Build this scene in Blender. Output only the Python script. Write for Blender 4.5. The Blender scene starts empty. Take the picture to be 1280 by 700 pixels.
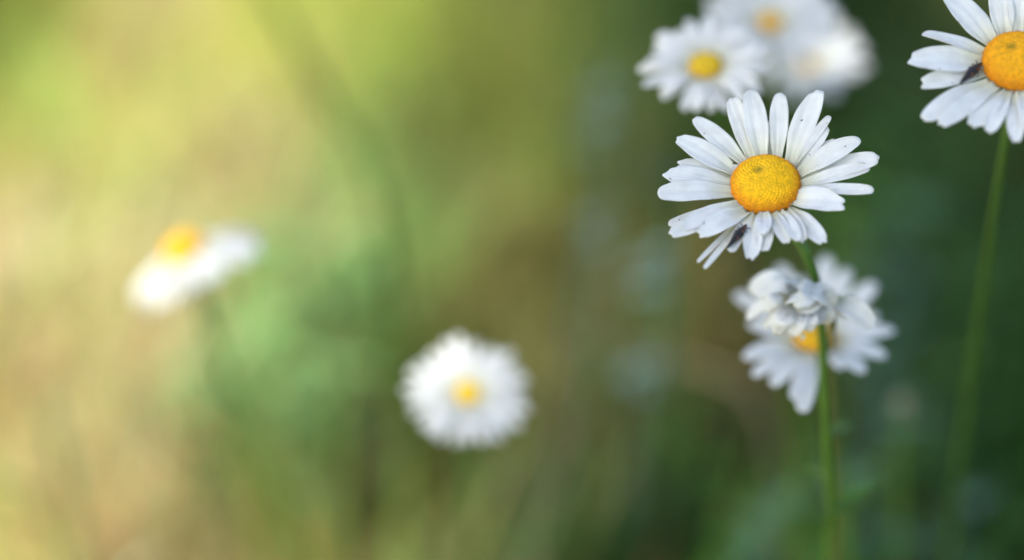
import bpy, math, random
import numpy as np
from mathutils import Vector, Matrix
from mathutils.bvhtree import BVHTree
random.seed(7)
rng = np.random.default_rng(11)
R = math.radians
scene = bpy.context.scene
COL = scene.collection

# ------------------------------------------------------------------ camera
CAM = Vector((0.0, 0.0, 0.72))
PITCH = R(30)
SENS, LENS = 36.0, 85.0
K = SENS / LENS
FWD = Vector((0, math.cos(PITCH), -math.sin(PITCH)))
RGT = Vector((1, 0, 0))
UPV = Vector((0, math.sin(PITCH), math.cos(PITCH)))
cd = bpy.data.cameras.new('camera')
cam = bpy.data.objects.new('camera', cd)
COL.objects.link(cam)
cam.location = CAM
cam.rotation_euler = (R(90) - PITCH, 0, 0)
cd.lens = LENS
cd.sensor_width = SENS
cd.clip_start = 0.02
cd.clip_end = 500
cd.dof.use_dof = True
cd.dof.focus_distance = 0.600
cd.dof.aperture_fstop = 2.7
cd.dof.aperture_blades = 0
scene.camera = cam

# ------------------------------------------------------------------ light
SUN = Vector((-0.45, -0.35, 0.82)).normalized()
world = bpy.data.worlds.new('World')
scene.world = world
world.use_nodes = True
wn = world.node_tree
wn.nodes.clear()
wo = wn.nodes.new('ShaderNodeOutputWorld')
wb = wn.nodes.new('ShaderNodeBackground')
ws = wn.nodes.new('ShaderNodeTexSky')
ws.sky_type = 'NISHITA'
ws.sun_disc = False
ws.sun_elevation = math.asin(SUN.z)
ws.sun_rotation = math.atan2(SUN.x, SUN.y)
ws.dust_density = 2.0
ws.air_density = 1.0
wb.inputs['Strength'].default_value = 0.13
wn.links.new(ws.outputs[0], wb.inputs[0])
wn.links.new(wb.outputs[0], wo.inputs[0])
sd = bpy.data.lights.new('sun', 'SUN')
sd.energy = 2.3
sd.angle = R(0.6)
sd.color = (1.0, 0.96, 0.88)
so = bpy.data.objects.new('sun', sd)
COL.objects.link(so)
so.rotation_euler = SUN.to_track_quat('Z', 'Y').to_euler()
so.location = SUN * 20

scene.render.engine = 'CYCLES'
scene.cycles.use_denoising = True
scene.cycles.max_bounces = 8
scene.cycles.transparent_max_bounces = 8
scene.view_settings.view_transform = 'Standard'
scene.view_settings.look = 'None'
scene.view_settings.exposure = 1.62
scene.view_settings.gamma = 1.0
scene.view_settings.use_curve_mapping = False


# ------------------------------------------------------------------ helpers
def ray(px, py):
    """direction through a point of the 1280 x 700 photograph, unit depth along the view axis"""
    return FWD + RGT * ((px - 640) / 1280 * K) + UPV * ((350 - py) / 1280 * K)


def at_depth(px, py, d):
    return CAM + ray(px, py) * d


def at_y(px, py, y):
    r = ray(px, py)
    return CAM + r * (y / r.y)


def at_plane(px, py, o, n):
    r = ray(px, py)
    return CAM + r * ((o - CAM).dot(n) / r.dot(n))


def set_props(o, label=None, cat=None, group=None, kind=None):
    if label: o['label'] = label
    if cat: o['category'] = cat
    if group: o['group'] = group
    if kind: o['kind'] = kind
    return o


def empty(name, loc, label, cat, group=None):
    o = bpy.data.objects.new(name, None)
    COL.objects.link(o)
    o.location = loc
    o.empty_display_size = 0.02
    return set_props(o, label, cat, group)


def mesh_obj(name, verts, faces, mat, parent=None, smooth=True, uvs=None, cols=None, mats=None, midx=None):
    """world-space verts; the object's origin sits at its parent's origin"""
    me = bpy.data.meshes.new(name)
    off = parent.matrix_world.translation if False else (parent['_o'] if parent and '_o' in parent else None)
    if parent is not None:
        l = parent.location
        verts = [(v[0] - l[0], v[1] - l[1], v[2] - l[2]) for v in verts]
    me.from_pydata(verts, [], faces)
    if smooth:
        me.polygons.foreach_set('use_smooth', [True] * len(me.polygons))
    if uvs is not None:
        uvl = me.uv_layers.new(name='UVMap')
        li = np.empty(len(me.loops), dtype=np.int32)
        me.loops.foreach_get('vertex_index', li)
        uvl.data.foreach_set('uv', np.asarray(uvs, dtype=np.float32)[li].ravel())
    if cols is not None:
        ca = me.color_attributes.new('tint', 'FLOAT_COLOR', 'POINT')
        a = np.ones((len(me.vertices), 4), dtype=np.float32)
        a[:, :3] = np.asarray(cols, dtype=np.float32)[:, :3]
        ca.data.foreach_set('color', a.ravel())
    me.materials.append(mat)
    me.update()
    o = bpy.data.objects.new(name, me)
    COL.objects.link(o)
    if parent is not None:
        o.parent = parent
    return o


def new_mat(name):
    m = bpy.data.materials.new(name)
    m.use_nodes = True
    nt = m.node_tree
    nt.nodes.clear()
    return m, nt


def N(nt, t, **kw):
    n = nt.nodes.new(t)
    for k, v in kw.items():
        setattr(n, k, v)
    return n


def leafy(nt, colour_socket, trans=0.3, rough=0.5, spec=0.4, bump=None, colour=None, tcol=None):
    """a thin living surface: principled mixed with some translucency"""
    out = N(nt, 'ShaderNodeOutputMaterial')
    p = N(nt, 'ShaderNodeBsdfPrincipled')
    p.inputs['Roughness'].default_value = rough
    p.inputs['Specular IOR Level'].default_value = spec
    t = N(nt, 'ShaderNodeBsdfTranslucent')
    mx = N(nt, 'ShaderNodeMixShader')
    mx.inputs[0].default_value = trans
    nt.links.new(colour_socket, p.inputs['Base Color'])
    nt.links.new(colour_socket, t.inputs['Color'])
    if bump is not None:
        nt.links.new(bump, p.inputs['Normal'])
        nt.links.new(bump, t.inputs['Normal'])
    nt.links.new(p.outputs[0], mx.inputs[1])
    nt.links.new(t.outputs[0], mx.inputs[2])
    nt.links.new(mx.outputs[0], out.inputs['Surface'])


# ------------------------------------------------------------------ materials
def petal_material(name, base, specks, tr=.30):
    m, nt = new_mat(name)
    tc = N(nt, 'ShaderNodeTexCoord')
    # fine veins running along the petal
    mp = N(nt, 'ShaderNodeMapping')
    mp.inputs['Scale'].default_value = (9.0, 0.55, 1)
    nt.links.new(tc.outputs['UV'], mp.inputs[0])
    nz = N(nt, 'ShaderNodeTexNoise')
    nz.inputs['Scale'].default_value = 2.6
    nz.inputs['Detail'].default_value = 4
    nt.links.new(mp.outputs[0], nz.inputs['Vector'])
    bp = N(nt, 'ShaderNodeBump')
    bp.inputs['Strength'].default_value = 0.7
    bp.inputs['Distance'].default_value = 0.0004
    nt.links.new(nz.outputs[0], bp.inputs['Height'])
    # base of the petal a touch warmer, whole petal mottled very slightly
    sx = N(nt, 'ShaderNodeSeparateXYZ')
    nt.links.new(tc.outputs['UV'], sx.inputs[0])
    cr = N(nt, 'ShaderNodeValToRGB')
    cr.color_ramp.elements[0].position = 0.12
    cr.color_ramp.elements[0].color = (base[0] * .97, base[1] * .96, base[2] * .78, 1)
    cr.color_ramp.elements[1].position = 0.42
    cr.color_ramp.elements[1].color = (*base, 1)
    nt.links.new(sx.outputs['Y'], cr.inputs[0])
    n2 = N(nt, 'ShaderNodeTexNoise')
    n2.inputs['Scale'].default_value = 260
    n2.inputs['Detail'].default_value = 3
    nt.links.new(tc.outputs['Object'], n2.inputs['Vector'])
    r2 = N(nt, 'ShaderNodeValToRGB')
    r2.color_ramp.elements[0].position = 0.32
    r2.color_ramp.elements[0].color = (.9, .9, .9, 1)
    r2.color_ramp.elements[1].position = 0.6
    nt.links.new(n2.outputs[0], r2.inputs[0])
    mx = N(nt, 'ShaderNodeMix', data_type='RGBA', blend_type='MULTIPLY')
    mx.inputs[0].default_value = 1
    nt.links.new(cr.outputs[0], mx.inputs[6])
    nt.links.new(r2.outputs[0], mx.inputs[7])
    col = mx.outputs[2]
    if specks:
        # small dark specks of dirt and pollen
        vo = N(nt, 'ShaderNodeTexVoronoi')
        vo.inputs['Scale'].default_value = 1
        vo.voronoi_dimensions = '2D'
        oi = N(nt, 'ShaderNodeObjectInfo')
        ms = N(nt, 'ShaderNodeVectorMath', operation='MULTIPLY_ADD')
        ms.inputs[1].default_value = (3.2, 11, 0)
        rs = N(nt, 'ShaderNodeVectorMath', operation='SCALE')
        rs.inputs[0].default_value = (57, 91, 0)
        nt.links.new(oi.outputs['Random'], rs.inputs['Scale'])
        nt.links.new(tc.outputs['UV'], ms.inputs[0])
        nt.links.new(rs.outputs[0], ms.inputs[2])
        nt.links.new(ms.outputs[0], vo.inputs['Vector'])
        sc = N(nt, 'ShaderNodeSeparateColor')
        nt.links.new(vo.outputs['Color'], sc.inputs[0])
        g = N(nt, 'ShaderNodeMath', operation='GREATER_THAN')
        g.inputs[1].default_value = 0.93
        nt.links.new(sc.outputs[0], g.inputs[0])
        rad = N(nt, 'ShaderNodeMath', operation='MULTIPLY')
        rad.inputs[1].default_value = 0.20
        nt.links.new(sc.outputs[1], rad.inputs[0])
        l = N(nt, 'ShaderNodeMath', operation='LESS_THAN')
        nt.links.new(vo.outputs['Distance'], l.inputs[0])
        nt.links.new(rad.outputs[0], l.inputs[1])
        a = N(nt, 'ShaderNodeMath', operation='MULTIPLY')
        nt.links.new(g.outputs[0], a.inputs[0])
        nt.links.new(l.outputs[0], a.inputs[1])
        a2 = N(nt, 'ShaderNodeMath', operation='MULTIPLY')
        a2.inputs[1].default_value = 0.85
        nt.links.new(a.outputs[0], a2.inputs[0])
        m2 = N(nt, 'ShaderNodeMix', data_type='RGBA')
        nt.links.new(a2.outputs[0], m2.inputs[0])
        nt.links.new(col, m2.inputs[6])
        m2.inputs[7].default_value = (.10, .075, .05, 1)
        col = m2.outputs[2]
    leafy(nt, col, tr, 0.5, 0.3, bp.outputs[0])
    return m


M_PETAL = petal_material('white_petal', (.87, .88, .83), True)
M_PETAL_PLAIN = petal_material('white_petal_plain', (.88, .88, .83), False, .38)


def tint_material(name, rough=0.55, spec=0.35, trans=0.25, nscale=60, namt=.25):
    m, nt = new_mat(name)
    at = N(nt, 'ShaderNodeAttribute', attribute_name='tint')
    tc = N(nt, 'ShaderNodeTexCoord')
    nz = N(nt, 'ShaderNodeTexNoise')
    nz.inputs['Scale'].default_value = nscale
    nz.inputs['Detail'].default_value = 4
    nt.links.new(tc.outputs['Object'], nz.inputs['Vector'])
    mr = N(nt, 'ShaderNodeMapRange')
    mr.inputs['From Min'].default_value = .3
    mr.inputs['From Max'].default_value = .7
    mr.inputs['To Min'].default_value = 1 - namt
    mr.inputs['To Max'].default_value = 1 + namt
    nt.links.new(nz.outputs[0], mr.inputs['Value'])
    vm = N(nt, 'ShaderNodeVectorMath', operation='SCALE')
    nt.links.new(at.outputs['Color'], vm.inputs[0])
    nt.links.new(mr.outputs[0], vm.inputs['Scale'])
    bp = N(nt, 'ShaderNodeBump')
    bp.inputs['Strength'].default_value = .2
    bp.inputs['Distance'].default_value = .001
    nt.links.new(nz.outputs[0], bp.inputs['Height'])
    leafy(nt, vm.outputs[0], trans, rough, spec, bp.outputs[0])
    return m


M_LEAF = tint_material('leaf_surface', .5, .22, .25)
M_GRASS = tint_material('grass_blade', .6, .15, .30, 30)
M_SOIL = tint_material('soil_and_litter', .95, .1, 0.0, 45, .45)
M_STEM = tint_material('green_stem', .5, .4, .08, 300, .15)
M_BARK = tint_material('bark', .9, .1, 0, 12, .4)
M_DISC = tint_material('disc_florets', .6, .25, .12, 900, .10)
M_LARVA = tint_material('larva_skin', .45, .4, 0, 1500, .25)

# ------------------------------------------------------------------ geometry
def smooth_path(pts, n):
    """Catmull-Rom through pts, n samples"""
    P = [Vector(p) for p in pts]
    P = [P[0] * 2 - P[1]] + P + [P[-1] * 2 - P[-2]]
    segs = len(P) - 3
    out = []
    for i in range(n):
        u = i / (n - 1) * segs
        k = min(int(u), segs - 1)
        t = u - k
        a, b, c, d = P[k:k + 4]
        out.append(0.5 * ((2 * b) + (c - a) * t + (2 * a - 5 * b + 4 * c - d) * t * t + (3 * b - a - 3 * c + d) * t ** 3))
    return out


def tube(pts, radii, n=24, sides=10, ribs=0.0):
    path = smooth_path(pts, n)
    rs = np.interp(np.linspace(0, 1, n), np.linspace(0, 1, len(radii)), radii)
    V, F = [], []
    ref = Vector((0.3, 1, 0.2)).normalized()
    for i, p in enumerate(path):
        t = (path[min(i + 1, n - 1)] - path[max(i - 1, 0)]).normalized()
        x = (ref - t * ref.dot(t)).normalized()
        y = t.cross(x)
        ref = x
        for k in range(sides):
            a = 2 * math.pi * k / sides
            r = rs[i] * (1 + ribs * math.cos(5 * a))
            V.append(p + x * (math.cos(a) * r) + y * (math.sin(a) * r))
    for i in range(n - 1):
        for k in range(sides):
            k2 = (k + 1) % sides
            F.append((i * sides + k, i * sides + k2, (i + 1) * sides + k2, (i + 1) * sides + k))
    F.append(tuple(range(sides))[::-1])
    F.append(tuple((n - 1) * sides + k for k in range(sides)))
    return V, F


def petal_geo(line, nrm, W, notch=.06, lobes=3, groove=1.0, cup=.12, twist=0.0, nl=18, nw=12, ph=0.0, skew=0.0, base_w=.5, thick=0.00016):
    """a ray petal: rounded, faintly notched tip, two grooves along it; the front and back sheets are closed at the rim"""
    path = smooth_path(line, 40)
    cum = [0.0]
    for a, b in zip(path, path[1:]):
        cum.append(cum[-1] + (b - a).length)
    L = cum[-1]

    def pos(u):
        d = max(0.0, min(1.0, u)) * L
        for i in range(1, len(cum)):
            if cum[i] >= d:
                f = (d - cum[i - 1]) / max(1e-9, cum[i] - cum[i - 1])
                return path[i - 1].lerp(path[i], f), (path[i] - path[i - 1]).normalized()
        return path[-1], (path[-1] - path[-2]).normalized()

    V, UV = [], []
    NRM = []
    tipr = min(.42, .40 * W / L * 1.15)
    for i in range(nl + 1):
        t = i / nl
        for j in range(nw + 1):
            s = -1 + 2 * j / nw
            E = 1 - tipr * (1 - math.sqrt(max(0, 1 - s * s * .985))) - .62 * notch * (0.5 - 0.5 * math.cos(lobes * math.pi * .8 * s + ph)) * (1 - .3 * abs(s)) + skew * s * .06
            u = t * E
            q = min(1, t / .55)
            g = base_w + (1 - base_w) * (q * q * (3 - 2 * q))
            q = max(0, (t - .72) / .28)
            g *= 1 - .26 * q * q
            c, tg = pos(u)
            side = tg.cross(nrm).normalized()
            up = side.cross(tg).normalized()
            if twist:
                rm = Matrix.Rotation(twist * t, 3, tg)
                side = rm @ side
                up = rm @ up
            hw = W / 2 * g
            z = W * cup * (s * s - .4) * (1 - .5 * t) + groove * W * .022 * math.cos(s * math.pi * 2.6 + ph * .3) * (1 - .6 * t)
            z += W * .03 * math.sin(7 * t + ph * 3 + s * 2)
            V.append(c + side * (s * hw) + up * z)
            NRM.append(up)
            UV.append((j / nw, t))
    F = []
    w = nw + 1
    n0 = len(V)
    for i in range(nl):
        for j in range(nw):
            F.append((i * w + j, i * w + j + 1, (i + 1) * w + j + 1, (i + 1) * w + j))
    # back sheet
    V += [v - n * thick for v, n in zip(V[:n0], NRM)]
    UV += UV[:n0]
    F += [tuple(k + n0 for k in f[::-1]) for f in F[:]]
    rim = [j for j in range(w)] + [i * w + nw for i in range(1, nl + 1)] + [nl * w + j for j in range(nw - 1, -1, -1)] + [i * w for i in range(nl - 1, 0, -1)]
    for a, b in zip(rim, rim[1:] + rim[:1]):
        F.append((b, a, a + n0, b + n0))
    return V, F, UV


def disc_geo(c, u, v, n, r, dome, florets=850, rings=105, seg=300, dimple=.22, bumps=1.0, inner=(.86, .475, .002), outer=(.80, .27, .002)):
    """the yellow dome: phyllotactic florets raised on one connected surface"""
    k = np.arange(florets)
    fr = np.sqrt((k + .5) / florets)
    fa = k * 2.399963
    # florets placed on the dome parameter s in 0..1 (centre..rim)
    fx, fy = fr * np.cos(fa), fr * np.sin(fa)
    S = (np.arange(1, rings + 1) / rings) ** .8
    A = np.arange(seg) / seg * 2 * math.pi
    sx = np.concatenate([[0], (S[:, None] * np.cos(A)).ravel()])
    sy = np.concatenate([[0], (S[:, None] * np.sin(A)).ravel()])
    ss = np.hypot(sx, sy)
    d = np.full(len(sx), 9.0)
    idx = np.zeros(len(sx), int)
    for i in range(0, len(sx), 2000):
        dd = (sx[i:i + 2000, None] - fx) ** 2 + (sy[i:i + 2000, None] - fy) ** 2
        idx[i:i + 2000] = dd.argmin(1)
        d[i:i + 2000] = np.sqrt(dd.min(1))
    sp = 1.0 / math.sqrt(florets) * .95
    b = np.clip(1 - (d / sp) ** 2, 0, 1)
    fsz = .35 + .65 * np.clip((fr[idx] - .15) / .5, 0, 1)         # inner buds are tight, outer florets open
    rnd = rng.random(florets)[idx]
    bump = b * fsz * (.7 + .6 * rnd) * r * .046 * bumps
    open_ = (fr[idx] > .62) & (d < sp * .33)
    bump = bump - np.where(open_, r * .030 * bumps, 0)
    ang = ss * math.pi / 2 * 1.12
    rho = np.sin(np.minimum(ang, 1.75)) * r
    zz = np.cos(ang) * dome
    # flat top with a small dimple
    zz = np.minimum(zz, dome * (.93 + .07 * (1 - ss))) - dimple * dome * np.exp(-(np.hypot(sx + .10, sy - .17) / .13) ** 2)
    th = np.arctan2(sy, sx)
    nr = np.sin(ang)
    nz = np.cos(ang)
    X = (rho + bump * nr) * np.cos(th)
    Y = (rho + bump * nr) * np.sin(th)
    Z = zz + bump * np.maximum(nz, .15)
    V = [c + u * float(a) + v * float(bb) + n * float(cc) for a, bb, cc in zip(X, Y, Z)]
    F = [(0, 1 + k, 1 + (k + 1) % seg) for k in range(seg)]
    for i in range(rings - 1):
        o, p = 1 + i * seg, 1 + (i + 1) * seg
        for k in range(seg):
            k2 = (k + 1) % seg
            F.append((o + k, p + k, p + k2, o + k2))
    ti = np.clip((fr[idx] - .45) / .35, 0, 1)[:, None]
    col = np.array(inner) * (1 - ti) + np.array(outer) * ti
    col = col * (.87 + .26 * rnd[:, None]) * (1 - .0 * b[:, None])
    sc_ = np.hypot(sx + .10, sy - .17)
    green = np.exp(-(sc_ / .075) ** 2)[:, None] * 1.3
    col = col * (1 - .6 * green) + np.array((.20, .17, .01)) * .6 * green
    gap = np.clip((d / sp - .75) / .25, 0, 1)[:, None] * ti
    col = col * (1 - .35 * gap) + np.array((.35, .16, .01)) * .35 * gap
    return V, F, col


def frame_from(n, hint=Vector((1, 0, 0))):
    n = n.normalized()
    u = (hint - n * hint.dot(n)).normalized()
    return u, n.cross(u), n


def tilt_normal(up_deg, left_deg):
    """head direction: towards the lens, leaned up and to the photo's left"""
    b = -FWD
    return (b * math.cos(R(up_deg)) * math.cos(R(left_deg)) + UPV * math.sin(R(up_deg)) * math.cos(R(left_deg)) - RGT * math.sin(R(left_deg))).normalized()


def calyx_geo(c, u, v, n, r, depth):
    V, F = [], []
    seg = 26
    prof = [(.10, -1.0), (.35, -.95), (.75, -.72), (1.0, -.38), (1.06, -.12), (.9, -.05)]
    for (a, z) in prof:
        for k in range(seg):
            t = 2 * math.pi * k / seg
            rr = r * a * (1 + (.04 if k % 2 else -.04))
            V.append(c + u * (math.cos(t) * rr) + v * (math.sin(t) * rr) + n * (z * depth))
    for i in range(len(prof) - 1):
        for k in range(seg):
            k2 = (k + 1) % seg
            F.append((i * seg + k, i * seg + k2, (i + 1) * seg + k2, (i + 1) * seg + k))
    F.append(tuple(range(seg))[::-1])
    return V, F


G_STEM = (.065, .145, .014)


def add_stem(root, pts, radii, col=G_STEM, n=40, ribs=.06):
    V, F = tube(pts, radii, n, 12, ribs)
    return mesh_obj('stem', V, F, M_STEM, root, cols=[col] * len(V))


def daisy(label, cx, cy, depth, r_disc_px, n, petals, stem_pts, group='oxeye daisies', dome=.42, stem_r=.0013,
          gen=None, hi=False, mat=None, inner=None, outer=None, disc_scale=1.0, name='daisy', cal=True, spec=None, lf=None, stem_col=G_STEM):
    """petals: list of (base xy px, tip xy px, width px, base h mm, tip h mm, arch mm, options)"""
    c = at_depth(cx, cy, depth)
    s = depth * K / 1280
    base = Vector(stem_pts[-1])
    root = empty(name, (base.x, base.y, 0.0), label, 'flower', group)
    u, v, n = frame_from(n)
    add_stem(root, [c - n * .0045] + stem_pts, [stem_r * 1.25, stem_r, stem_r, stem_r * 1.08, stem_r * 1.2], stem_col)
    rd = r_disc_px * s
    if cal:
        V, F = calyx_geo(c - n * .0006, u, v, n, rd * .93, rd * .55)
        mesh_obj('calyx', V, F, M_STEM, root, cols=[(.06, .11, .03)] * len(V))
    kw = {}
    if inner: kw['inner'] = inner
    if outer: kw['outer'] = outer
    if hi:
        V, F, C = disc_geo(c, u, v, n, rd, rd * dome, **kw)
    else:
        V, F, C = disc_geo(c, u, v, n, rd, rd * dome, florets=160, rings=24, seg=64, **kw)
    mesh_obj('disc', V, F, M_DISC, root, cols=C)
    mat = mat or (M_PETAL if hi else M_PETAL_PLAIN)
    allV, allF = [], []
    if petals:
        for k, (b, t, w, hb, ht, arch, o) in enumerate(petals):
            lift = (k % 3) * .00022
            pb = at_plane(b[0], b[1], c + n * (hb * .001), n)
            pt = at_plane(t[0], t[1], c + n * (ht * .001 + lift), n)
            d0 = (c - pb)
            pb = pb + d0 * .12 - n * .0004
            mid = pb.lerp(pt, .5) + n * (arch * .001)
            dirp = (pt - pb)
            perp = dirp.cross(n).normalized()
            f = math.sqrt(max(.05, 1 - perp.dot(FWD) ** 2))
            if 'mid' in o:
                mm = o['mid']
                mid = at_plane(mm[0], mm[1], c + n * (mm[2] * .001), n)
            o2 = {a: bb for a, bb in o.items() if a != 'mid'}
            V, F, UV = petal_geo([pb, mid, pt], n, w * s / f * 1.0, ph=k * 1.7, nl=22 if hi else 12, nw=14 if hi else 6, **o2)
            mesh_obj('petal', V, F, mat, root, uvs=UV)
            off = len(allV)
            allV += V
            allF += [tuple(i + off for i in ff) for ff in F]
    if gen:
        # gen: number, radius px, width px, droop mm, layers
        num, rp, wp, droop, jit = gen
        L = rp * s
        for k in range(num):
            a = 2 * math.pi * k / num + random.uniform(-.5, .5) / num * 2
            rr = L * random.uniform(1 - jit, 1 + jit * .5)
            d = u * math.cos(a) + v * math.sin(a)
            if lf: rr *= lf(d)
            dr = (droop + random.uniform(-1.2, 1.2)) * .001 - (k % 3) * .0004
            pb = c + d * rd * .8 - n * .0004
            pt = c + d * rr + n * dr + n.cross(d) * random.uniform(-.08, .08) * rr
            mid = pb.lerp(pt, .5) + n * random.uniform(.0, .0016)
            V, F, UV = petal_geo([pb, mid, pt], n, wp * s * random.uniform(.85, 1.15), ph=k * 1.7, nl=12, nw=6,
                                 notch=random.uniform(.02, .1), cup=random.uniform(.05, .2), twist=random.uniform(-.4, .4))
            mesh_obj('petal', V, F, mat, root, uvs=UV)
    if spec is not None:
        spec['bvh'] = BVHTree.FromPolygons([tuple(q) for q in allV], allF)
        spec['c'], spec['n'] = c, n
    return root

# ------------------------------------------------------------------ the setting: ground
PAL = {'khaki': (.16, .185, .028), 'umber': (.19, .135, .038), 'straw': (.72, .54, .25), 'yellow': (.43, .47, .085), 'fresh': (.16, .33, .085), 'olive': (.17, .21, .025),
       'brown': (.18, .125, .035), 'dark': (.028, .072, .012), 'blue': (.06, .14, .05), 'pinkish': (.78, .51, .34)}  # plant colours, toned partly for sun and shade; khaki, umber serve the shaded middle
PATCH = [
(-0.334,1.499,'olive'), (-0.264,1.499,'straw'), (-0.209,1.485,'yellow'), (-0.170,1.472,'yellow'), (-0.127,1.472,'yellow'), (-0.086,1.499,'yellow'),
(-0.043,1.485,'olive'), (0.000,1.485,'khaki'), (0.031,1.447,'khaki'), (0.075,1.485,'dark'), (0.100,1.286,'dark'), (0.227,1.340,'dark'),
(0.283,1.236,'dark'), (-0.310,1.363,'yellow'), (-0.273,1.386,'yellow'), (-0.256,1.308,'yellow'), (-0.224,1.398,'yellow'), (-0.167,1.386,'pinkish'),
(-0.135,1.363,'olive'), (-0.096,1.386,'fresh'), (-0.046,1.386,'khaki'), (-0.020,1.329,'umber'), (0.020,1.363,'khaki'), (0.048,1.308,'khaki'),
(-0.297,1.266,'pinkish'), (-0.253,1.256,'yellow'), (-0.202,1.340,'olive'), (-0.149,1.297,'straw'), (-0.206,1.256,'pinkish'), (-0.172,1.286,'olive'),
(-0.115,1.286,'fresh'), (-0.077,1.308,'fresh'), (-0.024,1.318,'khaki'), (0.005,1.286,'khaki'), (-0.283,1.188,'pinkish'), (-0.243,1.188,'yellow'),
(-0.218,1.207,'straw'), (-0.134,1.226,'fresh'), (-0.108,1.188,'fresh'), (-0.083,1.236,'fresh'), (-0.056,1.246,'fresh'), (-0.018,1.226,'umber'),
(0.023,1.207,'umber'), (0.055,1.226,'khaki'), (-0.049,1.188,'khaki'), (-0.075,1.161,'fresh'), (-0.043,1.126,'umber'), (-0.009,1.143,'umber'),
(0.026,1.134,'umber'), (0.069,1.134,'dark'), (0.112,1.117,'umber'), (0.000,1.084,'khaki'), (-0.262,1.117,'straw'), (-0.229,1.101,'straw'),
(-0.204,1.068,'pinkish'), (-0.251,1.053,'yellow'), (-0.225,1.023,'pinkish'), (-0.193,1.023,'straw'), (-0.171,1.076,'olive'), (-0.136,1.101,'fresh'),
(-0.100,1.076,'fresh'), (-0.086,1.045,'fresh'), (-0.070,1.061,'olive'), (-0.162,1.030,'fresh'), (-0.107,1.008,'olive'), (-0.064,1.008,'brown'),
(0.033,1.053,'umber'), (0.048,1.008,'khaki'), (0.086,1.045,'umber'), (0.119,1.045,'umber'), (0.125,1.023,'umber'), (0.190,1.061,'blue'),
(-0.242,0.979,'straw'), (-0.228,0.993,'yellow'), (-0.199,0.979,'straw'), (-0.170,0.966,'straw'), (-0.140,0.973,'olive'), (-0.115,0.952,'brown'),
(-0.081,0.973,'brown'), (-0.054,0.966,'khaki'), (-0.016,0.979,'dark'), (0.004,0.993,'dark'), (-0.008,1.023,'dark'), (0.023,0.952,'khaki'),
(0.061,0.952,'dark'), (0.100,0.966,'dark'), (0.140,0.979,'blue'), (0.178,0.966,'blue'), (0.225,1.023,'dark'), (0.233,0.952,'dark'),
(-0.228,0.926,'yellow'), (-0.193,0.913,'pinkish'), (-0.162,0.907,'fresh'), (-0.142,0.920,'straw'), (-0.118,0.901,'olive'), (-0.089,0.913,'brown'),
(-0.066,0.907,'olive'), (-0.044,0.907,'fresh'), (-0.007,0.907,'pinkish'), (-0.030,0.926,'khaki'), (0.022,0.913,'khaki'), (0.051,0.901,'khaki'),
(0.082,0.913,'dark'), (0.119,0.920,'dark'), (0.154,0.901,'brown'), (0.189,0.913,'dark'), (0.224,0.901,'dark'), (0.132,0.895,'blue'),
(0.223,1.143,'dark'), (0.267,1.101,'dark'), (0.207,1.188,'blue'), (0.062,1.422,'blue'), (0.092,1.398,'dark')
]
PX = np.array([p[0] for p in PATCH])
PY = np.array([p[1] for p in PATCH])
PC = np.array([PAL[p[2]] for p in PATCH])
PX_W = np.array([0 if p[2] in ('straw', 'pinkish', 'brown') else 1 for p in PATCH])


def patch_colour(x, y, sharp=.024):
    """vegetation colour at a place on the ground: plant kinds, plus sun and shade put into the tones"""
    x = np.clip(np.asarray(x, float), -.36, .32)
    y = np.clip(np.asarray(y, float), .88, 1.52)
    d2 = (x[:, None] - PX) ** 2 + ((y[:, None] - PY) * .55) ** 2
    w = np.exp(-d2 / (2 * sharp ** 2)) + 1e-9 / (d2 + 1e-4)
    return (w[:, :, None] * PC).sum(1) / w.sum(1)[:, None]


def grid_ground(name, xs, ys, mat, z, bumpy, colf):
    X, Y = np.meshgrid(xs, ys)
    X, Y = X.ravel(), Y.ravel()
    Z = z + bumpy * (np.sin(X * 9 + 1.3) * np.cos(Y * 7.1) + .5 * np.sin(X * 23 + Y * 17))
    C = colf(X, Y)
    nx = len(xs)
    F = [(j * nx + i, j * nx + i + 1, (j + 1) * nx + i + 1, (j + 1) * nx + i) for j in range(len(ys) - 1) for i in range(nx - 1)]
    o = mesh_obj(name, list(zip(X.tolist(), Y.tolist(), Z.tolist())), F, mat, cols=C)
    o['kind'] = 'structure'
    return o


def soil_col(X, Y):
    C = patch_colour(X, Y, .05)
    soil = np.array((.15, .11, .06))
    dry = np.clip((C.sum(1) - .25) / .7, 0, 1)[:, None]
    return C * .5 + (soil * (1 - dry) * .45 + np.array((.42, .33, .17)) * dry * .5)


xs = np.unique(np.concatenate([np.linspace(-1.6, 1.6, 130), np.array([-90, -40, -15, -6, -3, 3, 6, 15, 40, 90])]))
ys = np.unique(np.concatenate([np.linspace(-.6, 3.0, 140), np.array([-90, -30, -8, -2, 4, 6, 10, 20, 40, 90])]))
grid_ground('ground', xs, ys, M_SOIL, 0.0, .006, soil_col)


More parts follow.
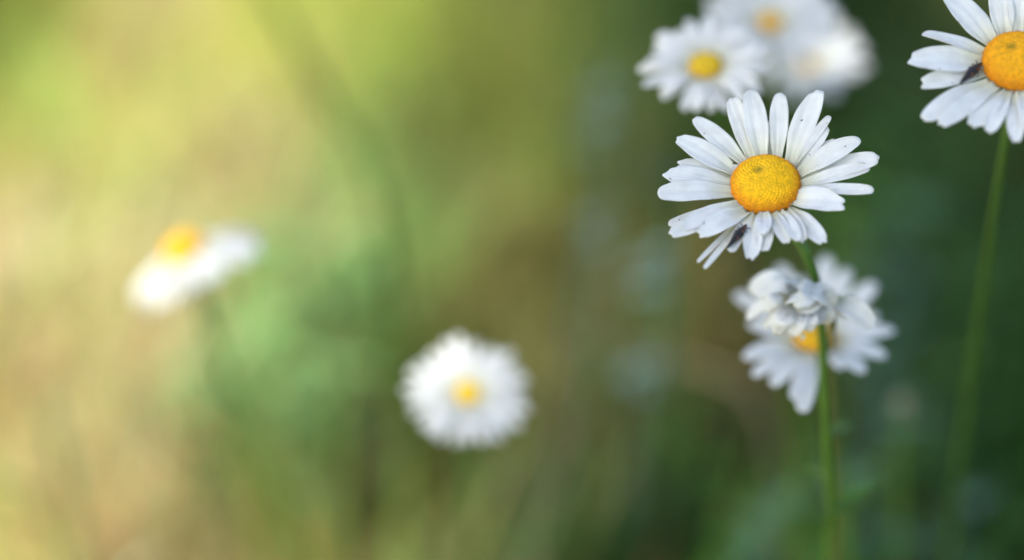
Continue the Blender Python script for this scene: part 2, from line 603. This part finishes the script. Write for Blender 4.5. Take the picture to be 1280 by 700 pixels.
# ------------------------------------------------------------------ grass
def grass(name, label, count, xr, yr, hr, wr, hue, lean=.5, seg=4, flt=None, curl=1.0, z0=0.0):
    V = np.zeros((count, (seg + 1) * 2, 3))
    x = rng.uniform(*xr, count)
    y = rng.uniform(*yr, count)
    C = patch_colour(x, y)
    if flt is not None:
        keep = flt(x, y, C)
        x, y, C = x[keep], y[keep], C[keep]
        count = len(x)
        V = V[:count]
    h = rng.uniform(*hr, count)
    w = rng.uniform(*wr, count)
    a = rng.uniform(0, 2 * math.pi, count)
    fa = rng.uniform(0, 2 * math.pi, count)
    le = rng.uniform(0, lean, count)
    # tufts: neighbouring blades share a tone and a height
    tn = np.sin(x * 71 + 3 * np.sin(y * 43)) * np.sin(y * 57 + 2.5 * np.sin(x * 61)) + .6 * np.sin(x * 131 + y * 90) * np.sin(y * 149 - x * 50)
    C = C * (1 + .5 * np.clip(tn, -1.2, 1.2))[:, None] * (1 + .12 * np.sin(x * 47 + y * 31)[:, None] * np.array((1, -.4, .8)))
    h = h * (1 + .35 * np.sin(x * 83 + 1.7) * np.sin(y * 67))
    C = C * (hue[0] + (hue[1] - hue[0]) * rng.random((count, 1))) * (1 + .18 * rng.standard_normal((count, 3)) * np.array((1, .5, .6)))
    C = np.clip(C, .004, .7)
    for i in range(seg + 1):
        t = i / seg
        off = le * h * (t + curl * t * t) * .7
        cx = x + np.cos(a) * off
        cy = y + np.sin(a) * off
        cz = z0 + h * (t - .35 * le * t * t)
        ww = w * .5 * (1 - t ** 1.6) + .0001
        for s in (0, 1):
            g = (-1 if s == 0 else 1)
            V[:, i * 2 + s, 0] = cx + np.cos(fa) * ww * g
            V[:, i * 2 + s, 1] = cy + np.sin(fa) * ww * g
            V[:, i * 2 + s, 2] = cz
    nv = (seg + 1) * 2
    base = np.arange(count)[:, None, None] * nv
    f = np.array([(i * 2, i * 2 + 1, i * 2 + 3, i * 2 + 2) for i in range(seg)])[None]
    F = (base + f).reshape(-1, 4)
    me = bpy.data.meshes.new(name)
    me.vertices.add(count * nv)
    me.vertices.foreach_set('co', V.ravel())
    me.loops.add(F.size)
    me.loops.foreach_set('vertex_index', F.ravel())
    me.polygons.add(len(F))
    me.polygons.foreach_set('loop_start', np.arange(len(F)) * 4)
    me.polygons.foreach_set('loop_total', np.full(len(F), 4))
    me.update(calc_edges=True)
    me.polygons.foreach_set('use_smooth', [True] * len(F))
    ca = me.color_attributes.new('tint', 'FLOAT_COLOR', 'POINT')
    cc = np.ones((count * nv, 4), dtype=np.float32)
    cc[:, :3] = np.repeat(C, nv, axis=0)
    ca.data.foreach_set('color', cc.ravel())
    me.materials.append(M_GRASS)
    o = bpy.data.objects.new(name, me)
    COL.objects.link(o)
    set_props(o, label, 'grass', None, 'stuff')
    return o


dry = lambda x, y, C: (C[:, 0] > C[:, 1] * .97)
green = lambda x, y, C: (C[:, 0] <= C[:, 1] * .97)
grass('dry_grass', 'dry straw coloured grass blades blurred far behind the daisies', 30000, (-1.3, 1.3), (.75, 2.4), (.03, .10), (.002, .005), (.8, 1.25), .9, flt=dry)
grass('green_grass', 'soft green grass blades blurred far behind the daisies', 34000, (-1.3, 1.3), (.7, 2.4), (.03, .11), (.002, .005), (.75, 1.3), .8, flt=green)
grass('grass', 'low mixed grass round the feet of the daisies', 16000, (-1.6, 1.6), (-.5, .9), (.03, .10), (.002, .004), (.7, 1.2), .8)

grass('tall_grass', 'taller loose green and straw grass blades standing in the blur', 330, (-.42, .10), (.86, 1.15), (.10, .20), (.003, .0065), (.7, 1.45), .7, seg=6, curl=.6)
grass('tall_grass', 'taller dark grass blades standing in the shaded blur', 260, (.06, .40), (.80, 1.15), (.10, .18), (.003, .006), (.4, 2.2), .7, seg=6, curl=.6)


# ------------------------------------------------------------------ leafy weeds
def leaf_geo(p, d, up, L, W, droop=.25, nl=8, nw=4, wavy=.08, ph=0.0):
    V = []
    side = d.cross(up).normalized()
    up = side.cross(d).normalized()
    for i in range(nl + 1):
        t = i / nl
        g = math.sin(math.pi * min(1, t * .93 + .05) ** .8) ** .8
        for j in range(nw + 1):
            s = -1 + 2 * j / nw
            V.append(p + d * (L * t) + side * (s * W / 2 * g) + up * (-droop * L * t * t + .18 * W * s * s * g + wavy * W * math.sin(9 * t + ph) * s))
    w = nw + 1
    F = [(i * w + j, i * w + j + 1, (i + 1) * w + j + 1, (i + 1) * w + j) for i in range(nl) for j in range(nw)]
    return V, F


def weed(label, foot, top, leaves, col, L, W, stem_r=.0012, tmin=.15, group='leafy weeds in the shade', name='leafy_weed', seed=0, leafs_extra=()):
    rd = random.Random(seed)
    foot = Vector(foot)
    top = Vector(top)
    root = empty(name, (foot.x, foot.y, 0), label, 'plant', group)
    foot = Vector((foot.x, foot.y, 0))
    bend = (top - foot) * .5 + Vector((rd.uniform(-.01, .01), rd.uniform(-.01, .01), .01))
    line = smooth_path([foot, foot + bend, top], 30)
    V, F = tube([foot, foot + bend, top], [stem_r * 1.3, stem_r, stem_r * .6], 16, 7)
    mesh_obj('stem', V, F, M_STEM, root, cols=[(col[0] * .8, col[1] * .8, col[2] * .7)] * len(V))
    V, F, C = [], [], []
    for k in range(leaves):
        t = tmin + (1 - tmin) * (k + .5) / leaves
        p = line[int(t * 29)]
        a = k * 2.4 + rd.uniform(-.4, .4)
        d = Vector((math.cos(a), math.sin(a), rd.uniform(-.1, .6))).normalized()
        l = L * rd.uniform(.6, 1.15) * (1 - .35 * t)
        v, f = leaf_geo(p, d, Vector((0, 0, 1)), l, W * l / L * rd.uniform(.8, 1.2), rd.uniform(.1, .5), ph=k)
        o = len(V)
        V += v
        F += [tuple(i + o for i in q) for q in f]
        q = rd.uniform(.75, 1.3)
        C += [(col[0] * q, col[1] * q, col[2] * q)] * len(v)
    mesh_obj('leaves', V, F, M_LEAF, root, cols=C)
    return root


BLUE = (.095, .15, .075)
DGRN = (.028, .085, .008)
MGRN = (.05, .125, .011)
LGRN = (.15, .275, .085)
GRP = 'leafy weeds in the shade'
n_ = 0
# broad pale-leaved clump behind the side-on daisy
for k, (px, py, y, h) in enumerate([(330, 280, 1.05, .14), (400, 440, .98, .12), (290, 400, 1.02, .10), (440, 300, 1.10, .12), (380, 350, 1.08, .13), (240, 450, .98, .08), (350, 470, .95, .09)]):
    t = at_y(px, py, y)
    lab = ['pale green leafy plant just behind the upper petals of the side-on daisy', 'light green leafy plant blurred between the side-on daisy and the round white daisy',
           'soft green leafy plant under the drooping petals of the side-on daisy', 'muted green leafy plant at the lower end of the dark slanting grass stalk',
           'green leafy plant in the middle of the pale green blur', 'low green leafy plant where straw gives way to green', 'low light green plant beside the blurred stem of the side-on daisy'][k]
    weed(lab, (t.x + .01, t.y + .02, 0), t, 11, LGRN, .036, .018, group='pale green leafy plants behind the side-on daisy', seed=k, name='leafy_weed')
# glaucous leaves, paled with the sky's bluish glint in their colour, centre to right
blue_spots = [(750, 82, .98), (752, 245, .92), (808, 300, .90), (800, 445, .88), (735, 150, 1.05), (815, 180, 1.0)]
labs = ['bluish leafy weed at the top between the straw haze and the daisy cluster', 'bluish leafy weed level with the sharp daisy and just beyond its petals', 'grey-green weed almost touching the tips of the sharp daisy',
        'bluish weed between the round blurred daisy and the wilted daisy', 'dull green weed below the topmost bluish weed', 'grey-green weed under the smallest daisy of the top cluster']
for k, (px, py, y) in enumerate(blue_spots):
    t = at_y(px, py, y)
    weed(labs[k], (t.x + random.uniform(-.02, .02), t.y + .03, 0), t, 6 if k < 4 else 4, (.22, .32, .25) if k < 4 else BLUE, .017, .013, tmin=.86, group=GRP, seed=20 + k)
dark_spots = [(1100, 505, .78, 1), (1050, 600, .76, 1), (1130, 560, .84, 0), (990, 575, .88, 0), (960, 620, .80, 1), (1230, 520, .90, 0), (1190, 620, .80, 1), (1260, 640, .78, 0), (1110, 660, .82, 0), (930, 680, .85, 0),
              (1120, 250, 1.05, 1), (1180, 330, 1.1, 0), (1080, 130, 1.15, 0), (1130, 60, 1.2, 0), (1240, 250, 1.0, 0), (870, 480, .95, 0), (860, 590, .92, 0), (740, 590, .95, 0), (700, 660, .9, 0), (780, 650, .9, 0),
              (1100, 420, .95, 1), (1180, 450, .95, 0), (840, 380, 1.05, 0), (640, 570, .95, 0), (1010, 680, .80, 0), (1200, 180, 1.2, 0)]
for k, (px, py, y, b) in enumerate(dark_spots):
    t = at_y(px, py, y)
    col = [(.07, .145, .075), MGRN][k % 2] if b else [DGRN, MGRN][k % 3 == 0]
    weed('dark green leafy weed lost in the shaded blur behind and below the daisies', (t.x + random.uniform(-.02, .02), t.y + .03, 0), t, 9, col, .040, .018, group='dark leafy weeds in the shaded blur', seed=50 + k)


# ------------------------------------------------------------------ grass stalks that read as streaks
def stalk(label, pts, r, col, name='grass_stalk'):
    pts = [Vector(p) for p in pts]
    foot = min(pts, key=lambda p: p.z)
    root_loc = (foot.x, foot.y, 0)
    V, F = tube(pts, r, 20, 7)
    V = [v - Vector(root_loc) for v in V]
    o = mesh_obj(name, V, F, M_STEM, cols=[col] * len(V))
    o.location = root_loc
    return set_props(o, label, 'grass stalk', 'single grass stalks in the blur')


def st(label, pp, r, col):
    pts = [at_y(*q) for q in pp]
    e = pts[-1]
    pts.append(Vector((e.x + (e.x - pts[-2].x) * .6, e.y + .01, 0)))
    stalk(label, pts, r, col)


st('dark olive grass stalk slanting down from the top edge across the yellow haze', [(325, -30, .96), (398, 110, .95), (475, 262, .94)], [.0018, .0026, .0026, .0018], (.05, .085, .006))
st('thin green grass stalk standing in the straw at the far lower corner', [(-20, 590, .78), (60, 660, .78)], [.001, .0015, .0015], (.16, .20, .04))
st('short dark grass stalk slanting through the straw below the side-on daisy', [(40, 470, .88), (75, 570, .87)], [.0014, .002, .002], (.14, .18, .05))
st('pale dry stalk leaning behind the wilted daisy', [(700, 420, .93), (860, 455, .90), (960, 530, .88)], [.0008, .001, .001], (.26, .21, .12))
st('upright green stalk just beyond the sharp daisy petals on its straw side', [(842, 240, .92), (840, 330, .91), (836, 460, .90)], [.001, .0015, .0015], (.10, .17, .05))
st('bright green grass stalk beside the foot of the sharp daisy', [(1120, 560, .76), (1060, 620, .75), (1040, 720, .75)], [.0008, .0015, .002], (.09, .20, .03))

# ------------------------------------------------------------------ the daisies
def foot_pts(px_list, extra=None):
    pts = [at_y(*q) for q in px_list]
    e, p = pts[-1], pts[-2]
    d = (e - p)
    d = d / max(1e-6, abs(d.z))
    g = e + Vector((d.x * .35, d.y * .2, -1)) * e.z * .5
    pts.append(Vector((g.x, g.y, e.z * .5)))
    pts.append(Vector((g.x + d.x * .04, g.y, 0.0)))
    return pts


def cr1(x, y): return (800 + x / 2.594, 90 + y / 2.594)
def cr2(x, y): return (1100 + x / 3.683, y / 3.683)


# --- the sharp daisy
raw = [  # base, tip, width, hb, ht, arch, options   (drawn back to front: lower ones first)
    ((425, 285), (428, 152), 30, -1.5, 1.5, 0, dict(notch=.02)),
    ((365, 285), (296, 82), 62, -.5, 5.0, .6, dict(notch=.03)),
    ((305, 330), (118, 296), 52, -.8, 2.5, .3, dict(notch=.10)),
    ((520, 315), (642, 222), 42, -.6, 3.0, .5, dict(notch=.06)),
    ((525, 350), (777, 276), 62, -.6, 4.2, .8, dict(notch=.03)),
    ((480, 450), (600, 556), 62, -.8, 2.8, .8, dict(notch=.08, cup=.2)),
    ((310, 425), (93, 494), 27, -.8, 2.0, .3, dict(notch=.0, cup=.3)),
    ((315, 330), (303, 300), 40, -.8, 1.0, .3, dict(notch=.1)),
    ((395, 280), (357, 56), 72, -.2, 6.0, .9, dict(notch=.02, cup=.16)),
    ((340, 295), (174, 148), 56, -.2, 5.0, .9, dict(notch=.02)),
    ((450, 275), (454, 68), 58, -.2, 5.6, .8, dict(notch=.0)),
    ((495, 290), (574, 58), 72, -.2, 6.2, .9, dict(notch=.03, skew=1.0)),
    ((505, 300), (616, 142), 27, .0, 5.6, .5, dict(notch=.0)),
    ((512, 305), (612, 178), 42, -.3, 4.4, .5, dict(notch=.03, skew=-1)),
    ((308, 325), (117, 212), 68, -.2, 4.2, .9, dict(notch=.04, cup=.15)),
    ((300, 365), (72, 332), 64, -.2, 3.0, .9, dict(notch=.10, lobes=2)),
    ((300, 392), (57, 394), 66, .1, 4.2, 1.0, dict(notch=.0, cup=.16)),
    ((528, 328), (714, 216), 56, .1, 5.0, 1.0, dict(notch=.0, cup=.2)),
    ((530, 368), (745, 308), 44, .2, 4.0, .7, dict(notch=.0, cup=.2)),
    ((522, 385), (758, 383), 36, .3, 4.0, .6, dict(notch=.0, cup=.2)),
    ((495, 415), (670, 428), 82, .2, 3.6, 1.2, dict(notch=.12, skew=1.5, cup=.14)),
    ((330, 440), (95, 528), 52, .0, 3.2, .8, dict(notch=.04)),
    ((325, 432), (130, 505), 52, .1, 3.0, .9, dict(notch=.03)),
    ((340, 455), (190, 530), 62, .3, 3.4, 1.0, dict(notch=.07, cup=.14)),
    ((318, 488), (187, 616), 15, -.6, 1.6, .2, dict(notch=.0, cup=.3)),
    ((340, 484), (209, 636), 18, -.2, 2.2, .3, dict(notch=.0, cup=.3)),
    ((352, 465), (293, 584), 36, .0, 2.6, .8, dict(notch=.03)),
    ((375, 465), (358, 610), 58, .3, 3.2, 1.0, dict(notch=.10, cup=.2)),
    ((402, 462), (404, 580), 54, .0, 2.8, .8, dict(notch=.05)),
    ((480, 452), (530, 550), 48, .0, 3.2, 1.0, dict(notch=.06, cup=.2)),
    ((400, 460), (400, 527), 50, 1.2, 4.2, .6, dict(notch=.08, cup=.1, base_w=.6)),
    ((430, 460), (478, 556), 50, .5, 3.6, 1.0, dict(notch=.06, cup=.2)),
    ((455, 455), (515, 548), 44, .8, 4.2, 1.0, dict(notch=.04, cup=.2)),
]
pet = []
for b, t, w, hb, ht, ar, o in raw:
    # bases tucked against the disc rim
    pet.append((cr1(*b), cr1(*t), w * 1.07 / 2.594, hb, ht, ar, o))
SPEC_A = {}
stemA = foot_pts([(985, 285, .548), (1005, 312, .548), (1020, 352, .549), (1027, 410, .549), (1030, 480, .551), (1034, 560, .555), (1038, 640, .559), (1034, 705, .563)])
rootA = daisy('sharp fully open white daisy with a larva on its lower petals', 957, 231, .600, 43, tilt_normal(35, 5), pet, stemA, hi=True, dome=.50, stem_r=.00125, spec=SPEC_A)

for (p0, p1, w_) in [((1036, 645), (1106, 588), .0042), ((1033, 545), (1074, 518), .0034), ((1036, 600), (1000, 574), .0034)]:
    a_, b_ = at_y(*p0, .556), at_y(*p1, .575)
    d_ = b_ - a_
    V, F = leaf_geo(a_, d_.normalized(), Vector((0, -.4, 1)), d_.length, w_, .15, nl=12, nw=4)
    mesh_obj('leaf', V, F, M_LEAF, rootA, cols=[(.075, .17, .02)] * len(V))

# --- the daisy cut by the frame edge
raw = [
    ((540, 190), (516, 104), 42, -1.2, .5, 0, dict(notch=.0)),
    ((480, 330), (183, 392), 74, -.4, 2.5, .8, dict(notch=.10, lobes=2)),
    ((520, 205), (302, -34), 108, -.2, 5.0, 1.0, dict(notch=.03, cup=.16)),
    ((570, 170), (540, -90), 96, -.2, 6.0, 1.0, dict(notch=.03)),
    ((640, 160), (636, -95), 92, -.2, 6.0, 1.0, dict(notch=.03)),
    ((710, 175), (770, -80), 92, -.2, 6.0, 1.0, dict(notch=.03)),
    ((760, 205), (930, -10), 88, -.2, 5.0, 1.0, dict(notch=.03)),
    ((480, 245), (196, 152), 60, -.2, 4.2, .8, dict(notch=.0, twist=.5, cup=.3)),
    ((470, 285), (126, 278), 100, .0, 4.0, 1.0, dict(notch=.09, lobes=2, cup=.14)),
    ((500, 385), (196, 550), 80, .0, 3.0, .9, dict(notch=.02)),
    ((525, 400), (272, 578), 70, .3, 3.6, .9, dict(notch=.06)),
    ((545, 415), (432, 588), 88, -.2, 2.8, .9, dict(notch=.08, skew=1)),
    ((585, 425), (500, 610), 66, .2, 3.4, .9, dict(notch=.05)),
    ((610, 430), (628, 655), 66, -.2, 3.0, .9, dict(notch=.05)),
    ((665, 425), (700, 610), 70, .2, 3.4, .9, dict(notch=.05)),
    ((710, 410), (800, 570), 70, -.2, 3.0, .9, dict(notch=.05)),
    ((750, 380), (920, 500), 76, .2, 3.0, .9, dict(notch=.05)),
    ((770, 330), (1050, 380), 80, .0, 3.0, .9, dict(notch=.05)),
    ((780, 285), (1110, 260), 80, .2, 3.6, .9, dict(notch=.05)),
    ((775, 240), (1050, 130), 80, .0, 4.0, .9, dict(notch=.05)),
]
pet = [(cr2(*b), cr2(*t), w * 1.22 / 3.683, hb, ht, ar, o) for b, t, w, hb, ht, ar, o in raw]
SPEC_B = {}
stemB = foot_pts([(1268, 110, .575), (1257, 175, .580), (1243, 260, .592), (1228, 370, .612), (1212, 480, .632), (1199, 580, .650), (1188, 690, .668)])
daisy('orange-yellow centred white daisy cut off by the photo edge with a larva beside its centre', 1272, 77, .590, 43, tilt_normal(32, 4), pet, stemB, hi=True, dome=.5, stem_r=.00108, stem_col=(.055, .125, .012), spec=SPEC_B,
      inner=(.82, .38, .003), outer=(.76, .27, .002))

# --- top cluster
daisy('slightly blurred daisy lowest and clearest of the top cluster', 882, 82, .672, 21, tilt_normal(38, 4), None,
      foot_pts([(890, 110, .645), (930, 220, .68), (985, 400, .72)]), gen=(25, 82, 17, 1.5, .14), inner=(.62, .40, .01), outer=(.55, .30, .006))
daisy('blurred white daisy at the very top of the cluster with a small yellow centre', 963, 28, .745, 14, tilt_normal(42, 0), None,
      foot_pts([(965, 70, .71), (990, 200, .74), (1010, 400, .78)]), gen=(26, 92, 19, 2, .12))
daisy('most blurred white daisy of the top cluster with a faint orange centre', 1010, 80, .80, 11, tilt_normal(38, 5), None,
      foot_pts([(1012, 110, .77), (1030, 250, .79), (1046, 420, .81)]), gen=(20, 76, 17, 4.5, .14), inner=(.6, .35, .1), outer=(.6, .3, .08))

# --- round daisy in the middle and the side-on one
daisy('round fully open white daisy alone in the middle of the blur', 585, 491, .742, 15, tilt_normal(32, 0), None,
      foot_pts([(587, 530, .72), (590, 640, .72), (588, 720, .72)]), gen=(32, 80, 13, 1.0, .10), inner=(.85, .55, .01), outer=(.85, .48, .01))
nS = (-FWD * .42 + UPV * .78 - RGT * .42).normalized()
daisy('side-on white daisy with drooping petals and orange centre over the straw', 231, 312, .79, 26, nS, None,
      foot_pts([(245, 360, .775), (300, 520, .775), (340, 610, .775), (382, 710, .775)]), gen=(24, 94, 24, -9, .06), lf=lambda d: .62 + .42 * abs(d.dot((RGT * 145 + UPV * 105).normalized())) ** 1.5, dome=.8, stem_r=.0018, inner=(.85, .42, .005), outer=(.8, .38, .005))

# --- daisy behind the wilted one
rawC = []
for (tx, ty, w, ht) in [(974, 330, 26, 5), (1000, 345, 20, 4), (1034, 318, 28, 6), (1060, 334, 24, 6), (1094, 352, 28, 5), (1098, 392, 18, 4), (1120, 412, 22, 4), (1108, 446, 24, 3), (1080, 466, 26, 3),
                        (1052, 462, 20, 3), (1003, 516, 26, 3), (992, 500, 20, 3), (966, 482, 26, 3), (942, 470, 22, 3), (930, 448, 26, 3), (934, 404, 24, 4), (918, 366, 26, 4), (940, 352, 20, 5)]:
    d = Vector((tx - 1017, ty - 424))
    d.normalize()
    rawC.append(((1019 + d.x * 25, 424 + d.y * 14), (tx, ty), w * .88, -.4, ht * .6 if ty > 380 else ht, .6, dict(notch=.04)))
daisy('white daisy half hidden behind the wilted daisy and crossed by a green stem', 1019, 423, .682, 27, tilt_normal(54, 0), rawC,
      foot_pts([(1024, 460, .64), (1046, 560, .65), (1060, 700, .66)]), inner=(.75, .40, .005), outer=(.72, .33, .005))

# --- the wilted daisy: crumpled petals round a tipped-over head
cW = at_depth(1003, 376, .632)
eW = foot_pts([(1038, 440, .578), (1040, 560, .59), (1044, 700, .60)])
rootW = empty('daisy', (eW[-1].x, eW[-1].y, 0), 'wilted daisy with crumpled folded petals under the sharp daisy', 'flower', 'oxeye daisies')
nW = (-FWD * .75 + UPV * .25 - RGT * .1).normalized()
add_stem(rootW, [cW - nW * .004, at_depth(1026, 361, .628), at_depth(1040, 374, .632), at_depth(1041, 405, .636)] + eW, [.0011, .001, .0009, .001, .0012], (.13, .13, .03), n=60)
uW, vW, nW = frame_from(nW)
V, F = calyx_geo(cW - nW * .001, uW, vW, nW, .004, .003)
mesh_obj('calyx', V, F, M_STEM, rootW, cols=[(.08, .13, .04)] * len(V))


def cr4(x, y): return (890 + x / 3.044, 300 + y / 3.044)


wil = [  # three points in crop px, width px, depths
    ([(330, 215), (240, 150), (140, 185)], 30, (0, .000, .006)),
    ([(335, 225), (270, 165), (170, 205)], 28, (0, -.004, .002)),
    ([(330, 230), (230, 215), (130, 290)], 32, (0, -.002, .006)),
    ([(335, 240), (260, 250), (195, 330)], 30, (0, -.004, .002)),
    ([(345, 240), (300, 290), (290, 350)], 22, (0, -.005, -.001)),
    ([(350, 235), (330, 300), (345, 382)], 16, (-.002, -.008, -.004)),
    ([(365, 235), (400, 290), (385, 335)], 22, (-.001, -.007, -.002)),
    ([(370, 225), (430, 205), (455, 260)], 24, (-.001, -.008, -.004)),
    ([(345, 205), (400, 175), (450, 220)], 18, (0, -.006, -.006)),
    ([(330, 195), (345, 165), (410, 190)], 18, (0, -.006, -.005)),
    ([(320, 200), (290, 165), (330, 150)], 18, (0, -.005, .000)),
    ([(380, 240), (440, 270), (430, 325)], 20, (0, -.005, -.002)),
    ([(460, 225), (530, 255), (622, 330)], 30, (0, -.006, -.008)),
    ([(455, 235), (490, 262), (515, 300)], 20, (.001, -.002, .003)),
    ([(300, 230), (270, 300), (320, 300)], 20, (-.002, -.009, -.010)),
    ([(320, 260), (370, 260), (420, 235)], 14, (-.006, -.010, -.010)),
    ([(280, 210), (235, 225), (200, 270)], 18, (-.004, -.008, -.006)),
    ([(335, 235), (275, 300), (240, 362)], 26, (-.002, -.009, -.006)),
    ([(350, 240), (330, 300), (300, 368)], 24, (-.002, -.010, -.008)),
    ([(360, 240), (370, 300), (372, 352)], 24, (-.002, -.010, -.009)),
    ([(290, 240), (335, 200), (392, 215)], 28, (-.004, -.011, -.010)),
    ([(385, 190), (360, 215), (310, 250)], 24, (-.006, -.013, -.011)),
    ([(350, 180), (400, 200), (440, 250)], 24, (-.004, -.011, -.010)),
    ([(355, 290), (390, 310), (440, 290)], 14, (-.006, -.009, -.008)),
]
for k, (ln, w, dz) in enumerate(wil):
    pts = [at_depth(*cr4(*q), .632 + z) for q, z in zip(ln, dz)]
    nn = (-FWD * .6 + Vector((0, 0, .7)) + Vector((random.uniform(-.4, .4), random.uniform(-.2, .2), random.uniform(.1, .9)))).normalized()
    V, F, UV = petal_geo(pts, nn, w * .632 * K / 1280, ph=k * 2.1, nl=20, nw=12, notch=.05, cup=random.uniform(.1, .28) * random.choice((-1, 1)),
                         groove=2.0, twist=random.uniform(-.5, .5))
    mesh_obj('petal', V, F, M_PETAL_PLAIN, rootW, uvs=UV)

# --- a closed bud in the blur
pb = at_y(1130, 506, .70)
rb = empty('flower_bud', (pb.x, pb.y + .01, 0), 'small closed pale bud on a thin stem right of the wilted daisy', 'flower bud')
V, F = tube([pb - Vector((0, 0, .004)), (pb.x + .004, pb.y + .006, pb.z * .6), (pb.x, pb.y + .01, 0)], [.0009, .001, .0012], 20, 8)
mesh_obj('stem', V, F, M_STEM, rb, cols=[G_STEM] * len(V))
prof = [(.05, -.004), (.7, -.003), (1, -.0005), (.9, .002), (.5, .0035), (.1, .004)]
V, F = [], []
for a, z in prof:
    for k in range(14):
        t = k / 14 * 2 * math.pi
        V.append(pb + Vector((math.cos(t) * a * .0042, math.sin(t) * a * .0042, z)))
for i in range(len(prof) - 1):
    for k in range(14):
        F.append((i * 14 + k, i * 14 + (k + 1) % 14, (i + 1) * 14 + (k + 1) % 14, (i + 1) * 14 + k))
mesh_obj('bud_head', V, F, M_STEM, rb, cols=[(.12, .13, .07)] * len(V))


# ------------------------------------------------------------------ the larvae
def larva(label, spec, tail, head, halfw):
    def hit(px, py):
        r = ray(px, py)
        h = spec['bvh'].ray_cast(CAM, r)
        return h[0] if h[0] is not None else at_plane(px, py, spec['c'] + spec['n'] * .003, spec['n'])
    n = spec['n']
    a, b = hit(*tail), hit(*head)
    m = hit((tail[0] + head[0]) / 2, (tail[1] + head[1]) / 2)
    toward = (CAM - m).normalized()
    nn = (n + toward).normalized()
    rise = halfw * .75
    axis = (b - a)
    lift = max(0.0, (m - (a + b) / 2).dot(nn))
    a = a + nn * (rise + lift)
    b = b + nn * (rise + lift)
    d = (b - a).normalized()
    L = (b - a).length
    side = d.cross(nn).normalized()
    up = side.cross(d).normalized()
    mid = (a + b) / 2
    root = empty('larva', mid, label, 'insect larva', 'black larvae with orange spots')
    segs, sides = 64, 18
    V, F, C = [], [], []
    for i in range(segs + 1):
        t = i / segs
        prof = (math.sin(math.pi * min(1, (t * .93 + .035))) ** .4) * (.55 + .6 * min(1, t / .5) if t < .5 else 1.15 - .55 * max(0, t - .72) / .28)
        ringp = (t * 11) % 1
        prof *= 1 - .16 * (2 * abs(ringp - .5)) ** 4
        w = halfw * prof * .85
        for k in range(sides):
            th = 2 * math.pi * k / sides
            knob = 1 + (.13 * max(0, math.cos(th * 6)) * math.sin(math.pi * ringp))
            V.append(a + d * (L * t) + side * (math.cos(th) * w * knob) + up * (math.sin(th) * w * .72 * knob + .0002 * math.sin(math.pi * t)))
            col = (.008, .008, .010)
            seg_i = int(t * 11)
            latd = abs(math.cos(th))
            if math.sin(th) > 0.1 and seg_i in (4, 7) and .5 < latd < .8 and .3 < ringp < .75:
                col = (.42, .14, .02)
            elif math.sin(th) > 0.6 and seg_i in (4,) and latd < .1 and .4 < ringp < .6:
                col = (.20, .07, .02)
            elif seg_i in (9,) and .5 < latd < .9 and math.sin(th) > 0:
                col = (.25, .10, .03)
            elif seg_i in (2, 3) and latd > .6 and math.sin(th) > 0 and .3 < ringp < .7:
                col = (.16, .10, .06)
            C.append(col)
    for i in range(segs):
        for k in range(sides):
            F.append((i * sides + k, i * sides + (k + 1) % sides, (i + 1) * sides + (k + 1) % sides, (i + 1) * sides + k))
    F.append(tuple(range(sides))[::-1])
    F.append(tuple(segs * sides + k for k in range(sides)))
    mesh_obj('body', V, F, M_LARVA, root, cols=C)
    for q, t in enumerate((.68, .78, .88)):
        for sg in (-1, 1):
            p0 = a + d * (L * t) + side * (sg * halfw * .5)
            p1 = p0 + side * (sg * halfw * .6) + up * halfw * .2 + d * (halfw * (q - 1) * .4)
            p2 = p1 + side * (sg * halfw * .3) - up * halfw * .95 + d * (halfw * (q - .7) * .6)
            V, F = tube([p0, p1, p2], [halfw * .13, halfw * .1, halfw * .06], 10, 6)
            mesh_obj('leg', V, F, M_LARVA, root, cols=[(.02, .02, .022)] * len(V))


larva('black larva with orange spots on the lower petals of the sharp daisy', SPEC_A, (909.5, 311), (933, 282), .00105)
larva('black larva close to the yellow centre of the daisy cut by the edge', SPEC_B, (1200, 106), (1227, 80), .00115)

# ------------------------------------------------------------------ an unseen tree added so its crown shades the daisies
tr = empty('added_shade_tree', (1.1, -2.3, 0), 'unseen leafy tree added behind the camera to shade the daisies', 'tree')
cc = Vector((-.452, -.608, 4.2))
V, F = tube([(1.1, -2.3, -.1), (1.0, -2.1, 1.2), (.6, -1.5, 2.6), (-.1, -.8, 3.7), (-.6, -.4, 4.6)], [.16, .12, .10, .07, .03], 30, 12, .05)
mesh_obj('trunk', V, F, M_BARK, tr, cols=[(.16, .12, .08)] * len(V))
rt = random.Random(3)
V, F, C = [], [], []
CR = Vector((1.75, 1.7, 1.0))
while len(F) < 13500:
    p = Vector([rt.uniform(-1, 1) for _ in range(3)])
    if p.length > 1: continue
    q = Vector((p.x * CR.x, p.y * CR.y, p.z * CR.z)) + cc
    e = Vector([rt.gauss(0, 1) for _ in range(3)]).normalized()
    f = e.cross(Vector([rt.gauss(0, 1) for _ in range(3)])).normalized()
    l, w = rt.uniform(.05, .09), rt.uniform(.025, .04)
    k = len(V)
    V += [q - e * l, q - f * w, q + e * l, q + f * w]
    F.append((k, k + 1, k + 2, k + 3))
    g = rt.uniform(.7, 1.3)
    C += [(.06 * g, .11 * g, .03 * g)] * 4
mesh_obj('crown', V, F, M_LEAF, tr, smooth=False, cols=C)
